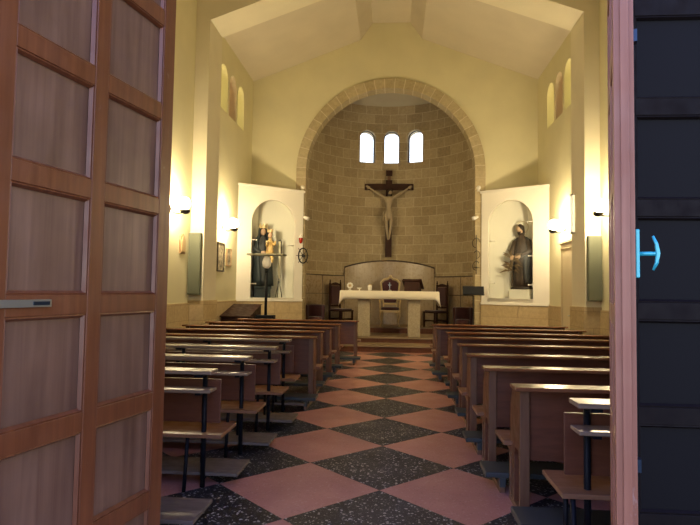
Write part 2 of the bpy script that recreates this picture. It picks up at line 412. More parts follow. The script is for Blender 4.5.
# corner niches
def alcove(A, B, cs, hw, zb, zs, corner, side, name, label):
    A, B = Vector(A), Vector(B); u = (B-A).normalized(); L = (B-A).length
    nrm = Vector((-u.y, u.x))
    if nrm.y < 0: nrm = -nrm
    fn = lambda s, z, d: (A.x+u.x*s+nrm.x*d, A.y+u.y*s+nrm.y*d, z)
    b = pierced(0, L, 1.25 if side > 0 else 1.22, lambda s: 4.16, [(cs, hw, zb, zs)], fn, .10, M_niche, name, dx=2)
    # recess walls
    p1 = fn(cs-hw-.03, 0, .10); p2 = fn(cs+hw+.03, 0, .10); c = corner
    for p, q in ((p1, c), (c, p2)): b.add([(p[0], p[1], zb-.02), (q[0], q[1], zb-.02), (q[0], q[1], 4.05), (p[0], p[1], 4.05)], [(0,1,2,3)])
    b.add([(p[0], p[1], 4.05) for p in (p1, c, p2)], [(0,1,2)])
    q1 = fn(cs-hw-.02, 0, .0); q2 = fn(cs+hw+.02, 0, .0)
    b.prism([(q[0], q[1]) for q in (q1, q2, p2, c, p1)], zb-.10, zb, 'z')
    o = struct(b.build(name, M_niche), label)
    wx = side*3.9; ins = side*2.4
    pl = [(A.x, A.y), (B.x, B.y), (ins, YE), (wx, YE)] if side < 0 else [(A.x, A.y), (B.x, B.y), (wx, YE), (ins, YE)]
    f0 = fn(-.03, 0, -.035); f1 = fn(L+.03, 0, -.035)
    t = MB().prism([(f0[0], f0[1]), (f1[0], f1[1])] + pl[2:], 4.16, 4.22, 'z').build('cornice', M_niche, o)
    f0 = fn(0, 0, -.02); f1 = fn(L, 0, -.02)
    MB().prism([(f0[0], f0[1]), (f1[0], f1[1])] + pl[2:], 0, 1.20, 'z').build('tiled_base', M_wains, o)
    f0 = fn(0, 0, -.05); f1 = fn(L, 0, -.05)
    MB().prism([(f0[0], f0[1]), (f1[0], f1[1])] + pl[2:], 1.20, 1.26, 'z').build('ledge', M_niche, o)
    return fn, u
fnL, uL = alcove((-3.9, 14.15), (-2.4, 15.3), 1.02, .635, 1.29, 3.25, (-3.66, 15.34), -1, 'wall_alcove_left', 'white plaster corner niche holding the crowned madonna')
fnR, uR = alcove((2.4, 15.3), (3.9, 14.3), .79, .60, 1.37, 3.32, (3.62, 15.35), 1, 'wall_alcove_right', 'white plaster corner niche holding the bearded saint')

# glazed fronts of the niches
def vitrine(fn, u, cs, hw, zb, zs, label, clips):
    p = fn(cs, zb, .03); e = tag(empty('glass_door', (p[0], p[1], zb+.002), math.atan2(u.y, u.x)), label, 'glass door')
    pts = [(q[0], q[1]-zb) for q in arch_panel(0, hw-.02, zb+.004, zs, None)]
    MB().prism(pts, -.003, .003, 'y').build('glass_pane', M_cab, e)
    for x, z in clips: MB().tube([(x-.07, -.012, z), (x+.07, -.012, z)], .010, 8).ball((x+(.075 if x > 0 else -.075)*-1, -.014, z), .02, 8).build('hinge', M_white, e)
vitrine(fnL, uL, 1.02, .635, 1.29, 3.25, 'arched glass front closing the niche of the crowned madonna', [(-.56, 1.50), (-.56, .36), (.54, 1.42)])
vitrine(fnR, uR, .79, .60, 1.37, 3.32, 'arched glass front closing the niche of the bearded saint', [(.53, 1.95), (.56, 1.08), (.56, .35), (-.50, 1.5), (-.50, .40)])

# chancel steps
b = MB().box(-3.9, 3.9, 14.17, 16.0, 0, .13); o = struct(b.build('floor_step', M_step), 'lower red marble chancel step')
MB().box(-3.88, 3.88, 14.12, 16.0, .13, .165).build('nosing', M_nose, o)
b = MB().box(-2.36, 2.24, 14.99, 16.6, .165, .27); o = struct(b.build('floor_step_upper', M_step), 'upper red marble chancel step under the altar')
MB().box(-2.36, 2.24, 14.95, 16.75, .27, .305).build('nosing', M_nose, o)
b = MB().box(-2.26, 2.14, 16.55, 16.7, .305, .44); o = struct(b.build('floor_step_apse', M_step), 'dark step behind the altar')
pts = [(CX-2.26, 16.6)] + [((AR+.02)*math.sin(a)+CX, (AR+.02)*math.cos(a)+AY) for a in [-1.15+2.3*i/24 for i in range(25)]] + [(CX+2.26, 16.6)]
MB().prism(pts, .305, .47, 'z').build('apse_floor', M_nose, o)

# curved wood panelling of the apse
def curved_panel(a0, a1, z0, topf, r0, r1, n=30):
    b = MB(); vs = []; fs = []
    for i in range(n+1):
        a = a0+(a1-a0)*i/n; zt = topf(a)
        for r, z in ((r0, z0), (r1, z0), (r1, zt), (r0, zt)): vs.append((r*math.sin(a), r*math.cos(a), z))
    for i in range(n):
        for j in range(4): fs.append((i*4+j, i*4+(j+1) % 4, (i+1)*4+(j+1) % 4, (i+1)*4+j))
    fs += [(0,1,2,3), tuple(n*4+j for j in (3,2,1,0))]
    return b.add(vs, fs)
PA = .61
topc = lambda a: 2.475 - .235*(abs(a)/PA)**2
o = curved_panel(-1.42, 1.42, .47, lambda a: topc(a) if abs(a) <= PA else 1.97, AR-.09, AR-.01, 142).build('trim_%d' % kk, M_panel, loc=(CX, AY, 0)); kk += 1
struct(o, 'curved wooden panelling around the apse wall')
m = MB()
def cpt(a, z, r=AR-.095): return (r*math.sin(a), r*math.cos(a), z)
for a0, a1 in ((-1.42, -PA), (PA, 1.42)):
    m.tube([cpt(a0+(a1-a0)*i/12, 1.97) for i in range(13)], .016, 6)
    m.tube([cpt(a0+(a1-a0)*i/12, 1.42) for i in range(13)], .009, 6)
    for q in (.55,): m.tube([cpt(a0+(a1-a0)*q, .5), cpt(a0+(a1-a0)*q, 1.95)], .009, 6)
m.tube([cpt(-PA+2*PA*i/24, topc(-PA+2*PA*i/24)) for i in range(25)], .024, 6)
for s in (-1, 1): m.tube([cpt(s*PA, .5), cpt(s*PA, 2.24)], .009, 6)
m.build('moulding', M_mould, o)

# cream side door in the right wall
e = struct(empty('door_4', (3.9, 12.65, 0)), 'cream painted side door in the nave wall')
MB().box(-.05, -.005, -.40, .40, .02, 2.5).build('door_leaf', M_doorw, e)
MB().box(-.07, -.004, -.47, -.40, 0, 2.56).box(-.07, -.004, .40, .47, 0, 2.56).box(-.07, -.004, -.47, .47, 2.5, 2.62).box(-.10, -.004, -.50, .50, 2.62, 2.68).build('door_frame', M_doorw, e, .006)
MB().tube([(-.06, -.32, 1.05), (-.11, -.32, 1.05), (-.11, -.20, 1.05)], .01, 8).build('handle', M_steel, e)

# ------------------------------------------------------------------ ENTRANCE DOOR LEAVES
TOPS = [.452+.470*i for i in range(8)]
def leaf(name, loc, rz, cols, width, mats, label, thick=.06, detail_side=1, bars=True):
    mf, mp = mats; e = struct(empty(name, loc, rz), label); top = TOPS[-1]+.12
    for a, c in cols['stiles']:
        MB().box(a, c, 0, thick, .01, top).build('stile', mf, e, .003)
    zs = [.01] ; 
    for x0, x1 in cols['panels']:
        lo = .01
        for i, T in enumerate(TOPS):
            zb = T-.394
            MB().box(x0, x1, 0.001, thick-.001, lo, zb).build('rail', mf, e, .002)
            # panel field with sloping moulding on both faces
            p = MB()
            for side in (0, 1):
                f = (lambda v: v) if side == 0 else (lambda v: thick-v)
                e0 = 0.006; w1, w2, w3 = .007, .016, .021
                rings = [(0, f(e0)), (w1, f(.004)), (w2, f(.019)), (w3, f(.022))]
                vs = []
                for w, y in rings: vs += [(x0+w, y, zb+w), (x1-w, y, zb+w), (x1-w, y, T-w), (x0+w, y, T-w)]
                fs = [(i2*4+j, i2*4+(j+1) % 4, (i2+1)*4+(j+1) % 4, (i2+1)*4+j) for i2 in range(3) for j in range(4)]
                p.add(vs, fs[:8]); b0 = vs
            p.build('moulding', mf, e)
            MB().box(x0+.005, x1-.005, .0225, thick-.0225, zb+.005, T-.005).build('panel', mp, e)
            lo = T
        MB().box(x0, x1, 0.001, thick-.001, lo, top).build('rail', mf, e, .002)
    return e
# hinge at far end, free edge towards the street
def ang(dx, dy): return math.atan2(dy, dx)
LC = {'stiles': [(0, .095), (.49, .57), (.965, 1.05)], 'panels': [(.095, .49), (.57, .965)]}
e1 = leaf('door_1', (-1.043, 2.78, 0), ang(-math.sin(math.radians(10.5)), -math.cos(math.radians(10.5))), LC, 1.05, (M_doorL, M_doorP), 'reddish panelled door leaf swung open, seen broadside')
# make the leaf thickness go away from the aisle: local +y must point to -x
# (rz about -104 deg sends +y to the aisle side, so mirror through negative thickness)
for ch in e1.children: ch.location.y = -.06
bar = MB().box(.775, 1.30, .004, .014, 1.425, 1.452).build('latch_bar', M_steel, e1)
MB().box(.785, .86, .013, .017, 1.432, 1.445).build('slot', M_slot, bar)
tag(bar, 'flat grey metal latch bar')
RD = Vector((-.327, -.945)); 
e2 = leaf('door_2', (1.100, 2.76, 0), ang(RD.x, RD.y), {'stiles': [(0, .09), (.42, .49), (.84, .955)], 'panels': [(.09, .42), (.49, .84)]}, .955, (M_doorE, M_doorE), 'worn reddish door leaf swung open, seen edge-on')
# stepped meeting edge strips
MB().box(.955, .967, .020, .045, .01, 3.8).build('meeting_strip', M_doorE, e2, .002)
hd = MB().box(.905, .935, .061, .073, 1.555, 1.71).build('handle', M_teal, e2, .003); tag(hd, 'cremone handle with reflected daylight in its teal colour')
MB().tube([(.92, .072, 1.632), (.92, .118, 1.632)], .007, 10).tube([(.92, .111, 1.580), (.92, .121, 1.603), (.92, .125, 1.633), (.92, .121, 1.663), (.92, .111, 1.688)], [.004, .0055, .007, .0055, .004], 10).build('lever', M_teal, hd)
for z in (.95, 2.32): MB().box(.90, .93, .061, .072, z, z+.04).build('bolt_guide', M_slot, e2)
e3 = leaf('door_3', (1.10, 2.68, 0), 0, {'stiles': [(0, .095), (.49, .57), (.865, .96)], 'panels': [(.095, .49), (.57, .865)]}, .96, (M_dark, M_darkp), 'black-brown panelled door leaf, closed beside the open one')
struct(MB().box(2.05, 2.75, 2.62, 2.80, 0, 4.4).build('trim_20', M_dark), 'dark door post'); 
struct(MB().box(-1.52, -1.10, 2.80, 2.86, 0, 4.05).build('door_5', M_dark), 'narrow fixed dark leaf behind the broadside door leaf')
struct(MB().box(-1.52, 2.75, 2.72, 2.80, 4.0, 4.5).build('trim_21', M_dark), 'dark door lintel board')

# ------------------------------------------------------------------ PEWS
def wooden_pew(L):
    root = empty('pew', (0,0,0)); h = L/2
    # top rail, backs, shelf, seat
    MB().prism([(-.08, .850), (-.08, .868), (-.072, .875), (.10, .875), (.108, .868), (.108, .850)], -h-.05, h+.05, 'x').build('top_rail', M_rail, root, .003)
    MB().box(-h+.03, h-.03, .03, .05, .37, .850).build('back_panel', M_pew, root)
    MB().box(-h+.03, h-.03, .29, .31, .44, .70).build('backrest', M_pew, root)
    MB().box(-h-.06, h+.06, .27, .62, .405, .435).build('seat', M_seat, root, .004)
    MB().box(-h-.11, h+.11, -.52, -.22, .115, .155).build('kneeler', M_vinyl, root, .008)
    for s in (-1, 1):
        x0, x1 = (s*h-.035, s*h) if s > 0 else (s*h, s*h+.035)
        prof = [(0, 0), (.045, 0), (.045, .36), (.08, .42), (.17, .42), (.20, .36), (.20, 0), (.26, 0), (.27, .34), (.56, .36), (.56, .405), (.34, .42), (.33, .70), (.25, .850), (.012, .850), (0, .44)]
        MB().prism(prof, x0, x1, 'x').build('end_panel', M_pew, root, .003)
        MB().box(x0-(.025 if s > 0 else .004), x1+(.004 if s > 0 else .025), -.006, .03, 0, .850).build('post', M_pewend, root, .003)
        MB().prism([(.335, 0), (.375, 0), (.375, .36), (.335, .36)], x0, x1, 'x').build('leg', M_pewend, root, .003)
        MB().prism([(-.50, 0), (.375, 0), (.375, .035), (-.28, .045), (-.50, .045)], x0-.002, x1+.002, 'x').build('floor_runner', M_pewend, root, .002)
        for ya in (-.51, -.32): MB().box(x0-.005, x1+.005, ya, ya+.09, .045, .115).build('kneeler_foot', M_vinyl, root)
    xm = 0
    MB().prism([(.05, 0), (.37, 0), (.37, .405), (.29, .405), (.29, .70), (.05, .850)], -.02, .02, 'x').build('centre_support', M_pew, root)
    return root
LW = 2.50
pw = wooden_pew(LW)
GP = 'wooden pews in rows along the aisle'
ordn = ['front', 'second', 'third', 'fourth', 'fifth', 'sixth', 'seventh', 'eighth']
rights = [(.91, 3.96), (.86, 4.92), (.84, 5.92), (.885, 7.03), (.88, 8.12), (.94, 9.11), (.82, 10.2), (.84, 11.3)]
lefts = [(-.94, 7.64), (-.98, 8.72), (-.94, 9.62), (-.90, 10.72), (-.64, 12.05)]
first = True
for side, rows in ((1, rights), (-1, lefts)):
    for i, (x, y) in enumerate(rows):
        o = pw if first else copy_tree(pw); first = False
        o.location = (x+side*(.045+LW/2), y+.01, 0)
        n = ordn[len(rows)-1-i]
        who = 'bearded saint' if side > 0 else 'crowned madonna'
        tag(o, 'mahogany pew on the %s side of the aisle, %s row from the altar' % (who, n), 'pew', GP)

def metal_pew(L, fb=.16, short=False):
    root = empty('desk_bench', (0,0,0)); h = L/2
    MB().box(-h, h, -.085, .085, .868, .894).build('desk_board', M_grey, root, .004)
    MB().box(-h, h, -.10, .06, .735, .757).build('book_shelf', M_grey, root, .004)
    MB().box(-h-.02, h+.02, .10, .118, .48, .81).build('backrest', M_pew, root, .003)
    MB().box(-h-.06, h+.06, .0, .42, .385, .412).build('seat', M_seat, root, .004)
    MB().box(-h-.12, h+fb, .115, .20 if short else .49, .075, .10).build('footboard', M_kneel, root, .004)
    for x in (-h+.10, 0, h-.10):
        MB().tube([(x, .09, 0), (x, .09, .868)], .019, 10).box(x-.03, x+.03, -.07, .09, .846, .868).box(x-.02, x+.02, -.08, .09, .715, .735).build('post', M_tubem, root)
        MB().tube([(x-.10, .02, .385), (x-.10, -.03, .0)], .015, 8).build('leg', M_tubem, root)
        yl = .15 if short else .36
        MB().tube([(x-.10, yl, .385), (x-.10, yl, .10)], .015, 8).build('leg', M_tubem, root)
        MB().tube([(x, .09, .06), (x, yl+.03, .06), (x, yl+.03, .0)], .014, 8).build('foot_bracket', M_tubem, root)
    return root
LM = 2.1
mp_ = metal_pew(LM); mp0 = metal_pew(LM, .40); mp4 = metal_pew(LM, .16, True)
GM = 'black-legged desk benches near the door'
ms = [(-1.50-LM/2, 3.30, 'desk bench on black tube legs nearest the street, half hidden by the broadside door leaf'),
      (-1.24-LM/2, 4.20, 'pale topped desk bench on black tube legs, last full one before the broadside door leaf'),
      (-1.19-LM/2, 5.08, 'desk bench on black tube legs, third from the mahogany pews on the madonna side'),
      (-1.14-LM/2, 6.00, 'desk bench on black tube legs, second from the mahogany pews on the madonna side'),
      (-1.16-LM/2, 6.92, 'desk bench on black tube legs right behind the mahogany pews of the madonna side'),
      (1.07+LM/2, 3.20, 'desk bench on black tube legs beside the edge-on door leaf')]
for i, (x, y, lb) in enumerate(ms):
    o = (mp0, mp_)[i] if i < 2 else (mp4 if i == 4 else copy_tree(mp4 if i == 5 else mp_))
    o.location = (x, y, 0); tag(o, lb, 'bench', GM)
    if i == 5: o.scale = (1, 1, 1.035)

# ------------------------------------------------------------------ ALTAR
PZ = .305
e = tag(empty('altar_table', (-.03, 15.35, PZ)), 'stone altar table on two block legs under a white cloth', 'altar')
for s in (-1, 1): MB().box(s*.665-.165, s*.665+.155, -.22, .25, 0, 1.13).build('leg', M_granite, e, .008)
MB().box(-1.28, 1.28, -.38, .42, 1.13, 1.205).build('tabletop', M_granite, e, .006)
# cloth
b = MB(); cw = 1.335; vs = []; fs = []
def cloth_ring(z, ox, oy, wob, n=40):
    out = []
    pts = []
    for (xa, ya, xb, yb) in ((-1, -1, 1, -1), (1, -1, 1, 1), (1, 1, -1, 1), (-1, 1, -1, -1)):
        m_ = 24 if ya == yb else 10
        for i in range(m_): pts.append((xa+(xb-xa)*i/m_, ya+(yb-ya)*i/m_))
    for i, (a, c_) in enumerate(pts):
        w = wob*math.sin(i*1.7)*.5+wob*math.sin(i*.6); corner = (abs(a) > .97 and abs(c_) > .6)
        X = a*(1.29+ox)+ (w if abs(a) > .99 else 0); Y = .02+c_*(.40+oy) + (w if abs(c_) > .99 else 0)
        drop = z
        if abs(a) > .93: drop = z*(1.0 + .9*(1 if abs(c_) > .85 else .8)) if z < 0 else z
        out.append((X, Y, 1.212+drop))
    return out
r0 = cloth_ring(0, .0, .0, 0); r1 = cloth_ring(-.008, .012, .012, 0); r2 = cloth_ring(-.12, .02, .018, .006); r3 = cloth_ring(-.215, .045, .022, .012)
n = len(r0)
b.add(r0+r1+r2+r3, [(i*n+j, i*n+(j+1) % n, (i+1)*n+(j+1) % n, (i+1)*n+j) for i in range(3) for j in range(n)] + [tuple(range(n))], True)
o = b.build('altar_cloth', M_cloth, loc=(-.03, 15.35, PZ)); tag(o, 'white linen cloth draped over the altar table', 'tablecloth')
o.modifiers.new('s', 'SOLIDIFY').thickness = .004
AZ = PZ+1.216
def small(name, x, y, label, cat): return tag(empty(name, (x, y, AZ)), label, cat)
e = small('round_reliquary', -1.08, 15.15, 'small round white ornament on the altar, end nearest the madonna', 'ornament')
MB().lathe([(.045, 0), (.04, .012), (.012, .03), (.012, .06)], 14).build('foot', M_white, e)
b = MB()
for i in range(9): a = 2*PI*i/9; b.ball((.06*math.cos(a), 0, .125+.06*math.sin(a)), .028, 8)
b.build('petals', M_white, e); MB().ball((0, -.02, .125), .035, 10).build('centre', M_gold, e)
e = tag(MB().lathe([(.03, 0), (.012, .015), (.012, .03), (.055, .05), (.07, .075), (.064, .075), (.045, .052), (.002, .045)], 18).build('bowl', M_white, loc=(-.83, 15.2, AZ)), 'little footed white bowl on the altar cloth', 'bowl')
e = small('white_candle', -.55, 15.2, 'stout white candle in a glass holder on the altar cloth', 'candle')
MB().lathe([(.045, 0), (.045, .01), (.05, .02), (.058, .10), (.054, .14), (.05, .14)], 16).build('holder', M_white, e); MB().lathe([(.04, .05), (.04, .16)], 14).tube([(0,0,.16), (0,0,.175)], .003, 6).build('wax', M_cream, e)
e = small('altar_crucifix', -.02, 15.1, 'small standing metal cross in the middle of the altar', 'cross')
MB().lathe([(.05, 0), (.045, .02), (.015, .03), (.01, .05)], 14).build('foot', M_steel, e)
MB().box(-.009, .009, -.006, .006, .05, .22).box(-.045, .045, -.006, .006, .145, .162).build('cross', M_steel, e)
e = small('missal_stand', .60, 15.25, 'dark bookstand holding an open book on the altar', 'bookstand')
MB().prism([(-.12, 0), (.15, 0), (.15, .20), (-.12, .03)], -.18, .18, 'x').build('stand', M_darkw, e)
Mx = Matrix.Rotation(math.radians(32), 4, 'X')
MB().box(-.24, .24, -.15, .17, .0, .02, Matrix.Translation((0, 0, .13)) @ Mx).build('board', M_darkw, e)
bk = MB().box(-.23, -.003, -.13, .16, .022, .05, Matrix.Translation((0, 0, .13)) @ Mx).box(.003, .23, -.13, .16, .022, .05, Matrix.Translation((0, 0, .13)) @ Mx).build('open_book', M_darkw, e)

e.rotation_euler = (0, 0, PI-.25); e.scale = (1.1, 1.2, 1.25)
# ------------------------------------------------------------------ SEATS IN THE APSE
e = tag(empty('throne', (-.02, 17.2, .47), PI), 'gilded armchair with red velvet back behind the altar', 'armchair'); e.scale = (1, 1, 1.05)
# local: chair faces +y after rotation => towards camera
b = MB()
for s in (-1, 1):
    b.tube([(s*.27, .27, .45), (s*.285, .30, .30), (s*.25, .28, .12), (s*.28, .32, .0)], [.03, .028, .018, .024], 10)
o1 = None
for s in (-1, 1):
    MB().tube([(s*.27, .25, .43), (s*.29, .29, .30), (s*.25, .26, .12), (s*.28, .31, .0)], [.032, .03, .018, .024], 10).build('leg', M_gold, e)
    MB().tube([(s*.23, -.23, .43), (s*.23, -.25, .2), (s*.25, -.32, .0)], [.028, .02, .02], 10).build('leg', M_gold, e)
    MB().tube([(s*.26, -.22, .74), (s*.31, -.05, .74), (s*.31, .16, .72), (s*.30, .20, .66), (s*.29, .16, .45)], .022, 10).build('armrest', M_gold, e)
MB().prism([(-.30, -.26), (.30, -.26), (.32, .26), (.15, .30), (-.15, .30), (-.32, .26)], .39, .455, 'z').build('seat_frame', M_gold, e, .01)
MB().loft([(0, 0, .455, .27, .25), (0, 0, .51, .275, .255), (0, 0, .54, .22, .20), (0, 0, .548, .05, .05)], 24).build('seat_cushion', M_red, e)
bp = [(-.20, .62), (-.24, .80), (-.27, 1.10), (-.29, 1.25), (-.20, 1.33), (-.08, 1.36), (0, 1.42), (.08, 1.36), (.20, 1.33), (.29, 1.25), (.27, 1.10), (.24, .80), (.20, .62)]
b = MB().tube([(x, -.27, z) for x, z in bp]+[(-.20, -.27, .62)], .028, 10).ball((0, -.27, 1.42), .05, 10).tube([(-.2, -.26, .62), (-.2, -.25, .45)], .02, 8).tube([(.2, -.26, .62), (.2, -.25, .45)], .02, 8)
b.build('back_frame', M_gold, e)
MB().prism([(x*.88, .98+(z-.98)*.88) for x, z in bp], -.30, -.24, 'y').build('back_cushion', M_red, e, .015)

def high_chair():
    e = empty('high_back_chair', (0,0,0))
    for s in (-1, 1):
        MB().box(s*.25-.022, s*.25+.022, -.25, -.21, 0, 1.26).lathe([(.012, 1.26), (.028, 1.29), (.012, 1.32), (.02, 1.345), (.003, 1.37)], 10, (s*.25, -.23, 0)).build('back_post', M_darkw, e)
        MB().box(s*.26-.022, s*.26+.022, .21, .25, 0, .46).build('leg', M_darkw, e)
        MB().box(s*.25-.012, s*.25+.012, -.22, .23, .16, .19).build('stretcher', M_darkw, e)
    MB().box(-.26, .26, .215, .24, .18, .22).box(-.26, .26, -.245, -.22, .18, .22).build('stretcher', M_darkw, e)
    MB().box(-.285, .285, -.25, .26, .42, .46).build('seat_frame', M_darkw, e, .004)
    MB().box(-.25, .25, -.21, .23, .46, .50).build('seat_cushion', M_red, e, .015)
    MB().box(-.23, .23, -.24, -.22, .56, .62).prism([(-.23, 1.19), (.23, 1.19), (.23, 1.23), (.1, 1.27), (0, 1.285), (-.1, 1.27), (-.23, 1.23)], -.245, -.215, 'y').build('back_rail', M_darkw, e)
    MB().box(-.20, .20, -.245, -.20, .63, 1.18).build('back_cushion', M_red, e, .012)
    return e
ch = high_chair(); c2 = copy_tree(ch)
for o, x, who in ((ch, -1.48, 'madonna'), (c2, 1.33, 'bearded saint')):
    o.location = (x, 16.95, .47); o.rotation_euler = (0, 0, PI + (1.0 if x < 0 else -1.0))
    tag(o, 'dark high-backed chair with maroon upholstery, altar end toward the %s' % who, 'chair', 'high-backed chairs flanking the altar')
def tub():
    e = empty('tub_chair', (0,0,0)); n = 18
    b = MB(); vs = []; fs = []
    for i in range(n+1):
        a = PI*(-.12+1.24*i/n)
        for r, z in ((.23, .12), (.235, .74), (.27, .78), (.30, .74), (.27, .12)): vs.append((r*1.1*math.cos(a), -r*math.sin(a), z))
    for i in range(n):
        for j in range(5): fs.append((i*5+j, i*5+(j+1) % 5, (i+1)*5+(j+1) % 5, (i+1)*5+j))
    fs += [(0,1,2,3,4), tuple(n*5+j for j in (4,3,2,1,0))]
    b.add(vs, fs, True).build('backrest', M_red, e)
    MB().loft([(0, .02, .14, .24, .22), (0, .02, .42, .24, .22), (0, .02, .45, .20, .18)], 20).build('seat', M_red, e)
    for sx in (-1, 1):
        for sy in (-1, 1): MB().tube([(sx*.17, sy*.14, .13), (sx*.19, sy*.16, 0)], .018, 8).build('leg', M_darkw, e)
    return e
t1 = tub(); t2 = copy_tree(t1)
for o, x, y, who in ((t1, -2.12, 16.0, 'madonna'), (t2, 2.0, 16.0, 'bearded saint')):
    o.location = (x, y, .305); o.scale = (.85, .85, 1.02); o.rotation_euler = (0, 0, PI)
    tag(o, 'low round-backed dark red chair beside the high-backed one, %s side' % who, 'chair', 'round-backed chairs in the apse corners')

# music stand
e = tag(empty('music_stand', (2.15, 15.0, .165)), 'black music stand before the niche of the bearded saint', 'music stand')
MB().tube([(0,0,.03), (0,0,1.28)], .014, 8).build('pole', M_tubem, e)
for i in range(3):
    a = 2*PI*i/3+.5; MB().tube([(0,0,.20), (.22*math.cos(a), .22*math.sin(a), .008)], .009, 6).build('leg', M_tubem, e)
MB().box(-.27, .27, -.012, .012, -.12, .12, Matrix.Translation((0, -.02, 1.39)) @ Matrix.Rotation(-.35, 4, 'X')).box(-.27, .27, -.06, .0, -.125, -.11, Matrix.Translation((0, -.02, 1.39)) @ Matrix.Rotation(-.35, 4, 'X')).build('desk', M_tubem, e)

# ------------------------------------------------------------------ FIGURES
def skin_body(name, V, E, R, m, parent, root=0, extra=None):
    me = bpy.data.meshes.new(name); me.from_pydata(V, E, []); me.materials.append(m)
    o = bpy.data.objects.new(name, me); COL.objects.link(o); o.parent = parent
    sk = o.modifiers.new('skin', 'SKIN'); sk.use_smooth_shade = True
    bm = bmesh.new(); bm.from_mesh(me); ly = bm.verts.layers.skin.verify(); bm.verts.ensure_lookup_table()
    for i, v in enumerate(bm.verts): v[ly].radius = R[i] if isinstance(R[i], tuple) else (R[i], R[i]); v[ly].use_root = (i == root)
    bm.to_mesh(me); bm.free()
    s = o.modifiers.new('sub', 'SUBSURF'); s.levels = 2; s.render_levels = 2
    return o
def face(c, r, turn, m, parent, hairm, beard=False, tilt=0, long=True):
    """head details: nose, ears, eyes, mouth; c centre, r radius; face looks along -y turned by `turn`"""
    Rm = Matrix.Translation(c) @ Matrix.Rotation(turn, 4, 'Z') @ Matrix.Rotation(tilt, 4, 'X')
    b = MB().ball((0,0,0), r, 16, (.80, .95, 1.15))
    b.ball((0, -r*.95, -r*.05), r*.16, 8, (.7, 1, 1.6)); 
    for s in (-1, 1): b.ball((s*r*.78, 0, 0), r*.18, 8, (.4, .8, 1.3)); b.ball((s*r*.30, -r*.84, r*.12), r*.12, 8)
    b.ball((0, -r*.80, -r*.42), r*.17, 8, (1.3, .6, .5)); b.ball((0, -r*.6, -r*.82), r*.3, 8)
    b.v = [Rm @ Vector(p) for p in b.v]; o = b.build('head', m, parent)
    h = MB().ball((0, r*.22, r*.22), r*1.02, 14, (.92, .98, 1.12))
    if long: h.loft([(0, r*.55, -r*1.7, r*.5, r*.25), (0, r*.5, -r*.9, r*.85, r*.45), (0, r*.35, 0, r*.95, r*.75)], 16, .05, 7)
    h.v = [Rm @ Vector(p) for p in h.v]; h.build('hair', hairm, o)
    if beard:
        q = MB().loft([(0, -r*.75, -r*1.45, r*.15, r*.12), (0, -r*.68, -r*1.1, r*.42, r*.3), (0, -r*.55, -r*.65, r*.6, r*.42), (0, -r*.5, -r*.5, r*.62, r*.4)], 14, .05, 6)
        q.v = [Rm @ Vector(p) for p in q.v]; q.build('beard', hairm, o)
    return o
def hand(parent, c, d, m, s=1, curl=.3, spread=Vector((0,0,1)), name='hand'):
    """palm at c, fingers along d; spread = direction across the palm"""
    d = Vector(d).normalized(); w = (spread - d*spread.dot(d)).normalized(); nn = d.cross(w); c = Vector(c)
    b = MB(); Rm = Matrix((( d.x, w.x, nn.x), (d.y, w.y, nn.y), (d.z, w.z, nn.z))).to_4x4(); Rm.translation = c
    p = MB().box(-.01*s, .075*s, -.038*s, .038*s, -.012*s, .012*s)
    b.add([Rm @ Vector(v) for v in p.v], p.f)
    for i, ln in enumerate((.062, .072, .068, .052)):
        y = (-.029+.0195*i)*s; a = Vector((.07*s, y, 0)); k1 = a+Vector((ln*.5*s, 0, -ln*.2*s*curl)); k2 = k1+Vector((ln*.5*s*(1-curl*.4), 0, -ln*.6*s*curl))
        b.tube([Rm @ a, Rm @ k1, Rm @ k2], [.0095*s, .0088*s, .007*s], 8)
    b.tube([Rm @ Vector((.005*s, -.03*s, 0)), Rm @ Vector((.035*s, -.062*s, -.008*s)), Rm @ Vector((.062*s, -.070*s, -.016*s))], [.012*s, .0105*s, .008*s], 8)
    return b.build(name, m, parent)

# crucifix on the apse wall
YC = 17.93
cr = tag(empty('crucifix', (-.10, YC, 2.59)), 'large dark wooden crucifix with pale figure on the apse wall', 'crucifix')
MB().box(-.10, .10, 0, .07, 0, 2.45).box(-.775, .775, .001, .069, 2.13, 2.33).build('cross', M_darkw, cr, .006)
MB().box(-.05, .05, .01, .04, 2.45, 2.60).build('stem', M_pewend, cr); MB().box(-.10, .10, -.01, .03, 2.58, 2.76).build('title_plaque', M_darkw, cr, .004)
MB().tube([(0, .03, 2.2), (0, .13, 2.2)], .02, 8).tube([(0, .03, .4), (0, .13, .4)], .02, 8).build('wall_bracket', M_iron, cr)
V = [(0,-.07,1.40),(0,-.09,1.62),(0,-.09,1.80),(0,-.085,1.90),(.02,-.12,1.98),
     (-.15,-.075,1.885),(-.40,-.055,2.03),(-.62,-.035,2.19),
     (.15,-.075,1.885),(.40,-.055,2.03),(.62,-.035,2.19),
     (-.075,-.08,1.34),(-.06,-.16,.98),(-.025,-.09,.64),(-.01,-.14,.53),
     (.075,-.08,1.34),(.075,-.15,.98),(.03,-.13,.64),(.015,-.17,.53)]
E = [(0,1),(1,2),(2,3),(3,4),(2,5),(5,6),(6,7),(2,8),(8,9),(9,10),(0,11),(11,12),(12,13),(13,14),(0,15),(15,16),(16,17),(17,18)]
Rr = [(.115,.085),(.095,.07),(.135,.085),.048,.045,.055,.037,.022,.055,.037,.022,.078,.052,.032,.03,.078,.052,.032,.03]
skin_body('body', V, E, Rr, M_flesh, cr)
face((.035, -.15, 2.03), .078, .25, M_flesh, cr, M_hair, True, .45)
b = MB(); 
for i in range(14): a = 2*PI*i/14; b.tube([(.035+.085*math.cos(a), -.14+.085*math.sin(a), 2.075), (.035+.085*math.cos(a+.6), -.14+.085*math.sin(a+.6), 2.095)], .008, 6)
b.build('thorn_crown', M_hair, cr)
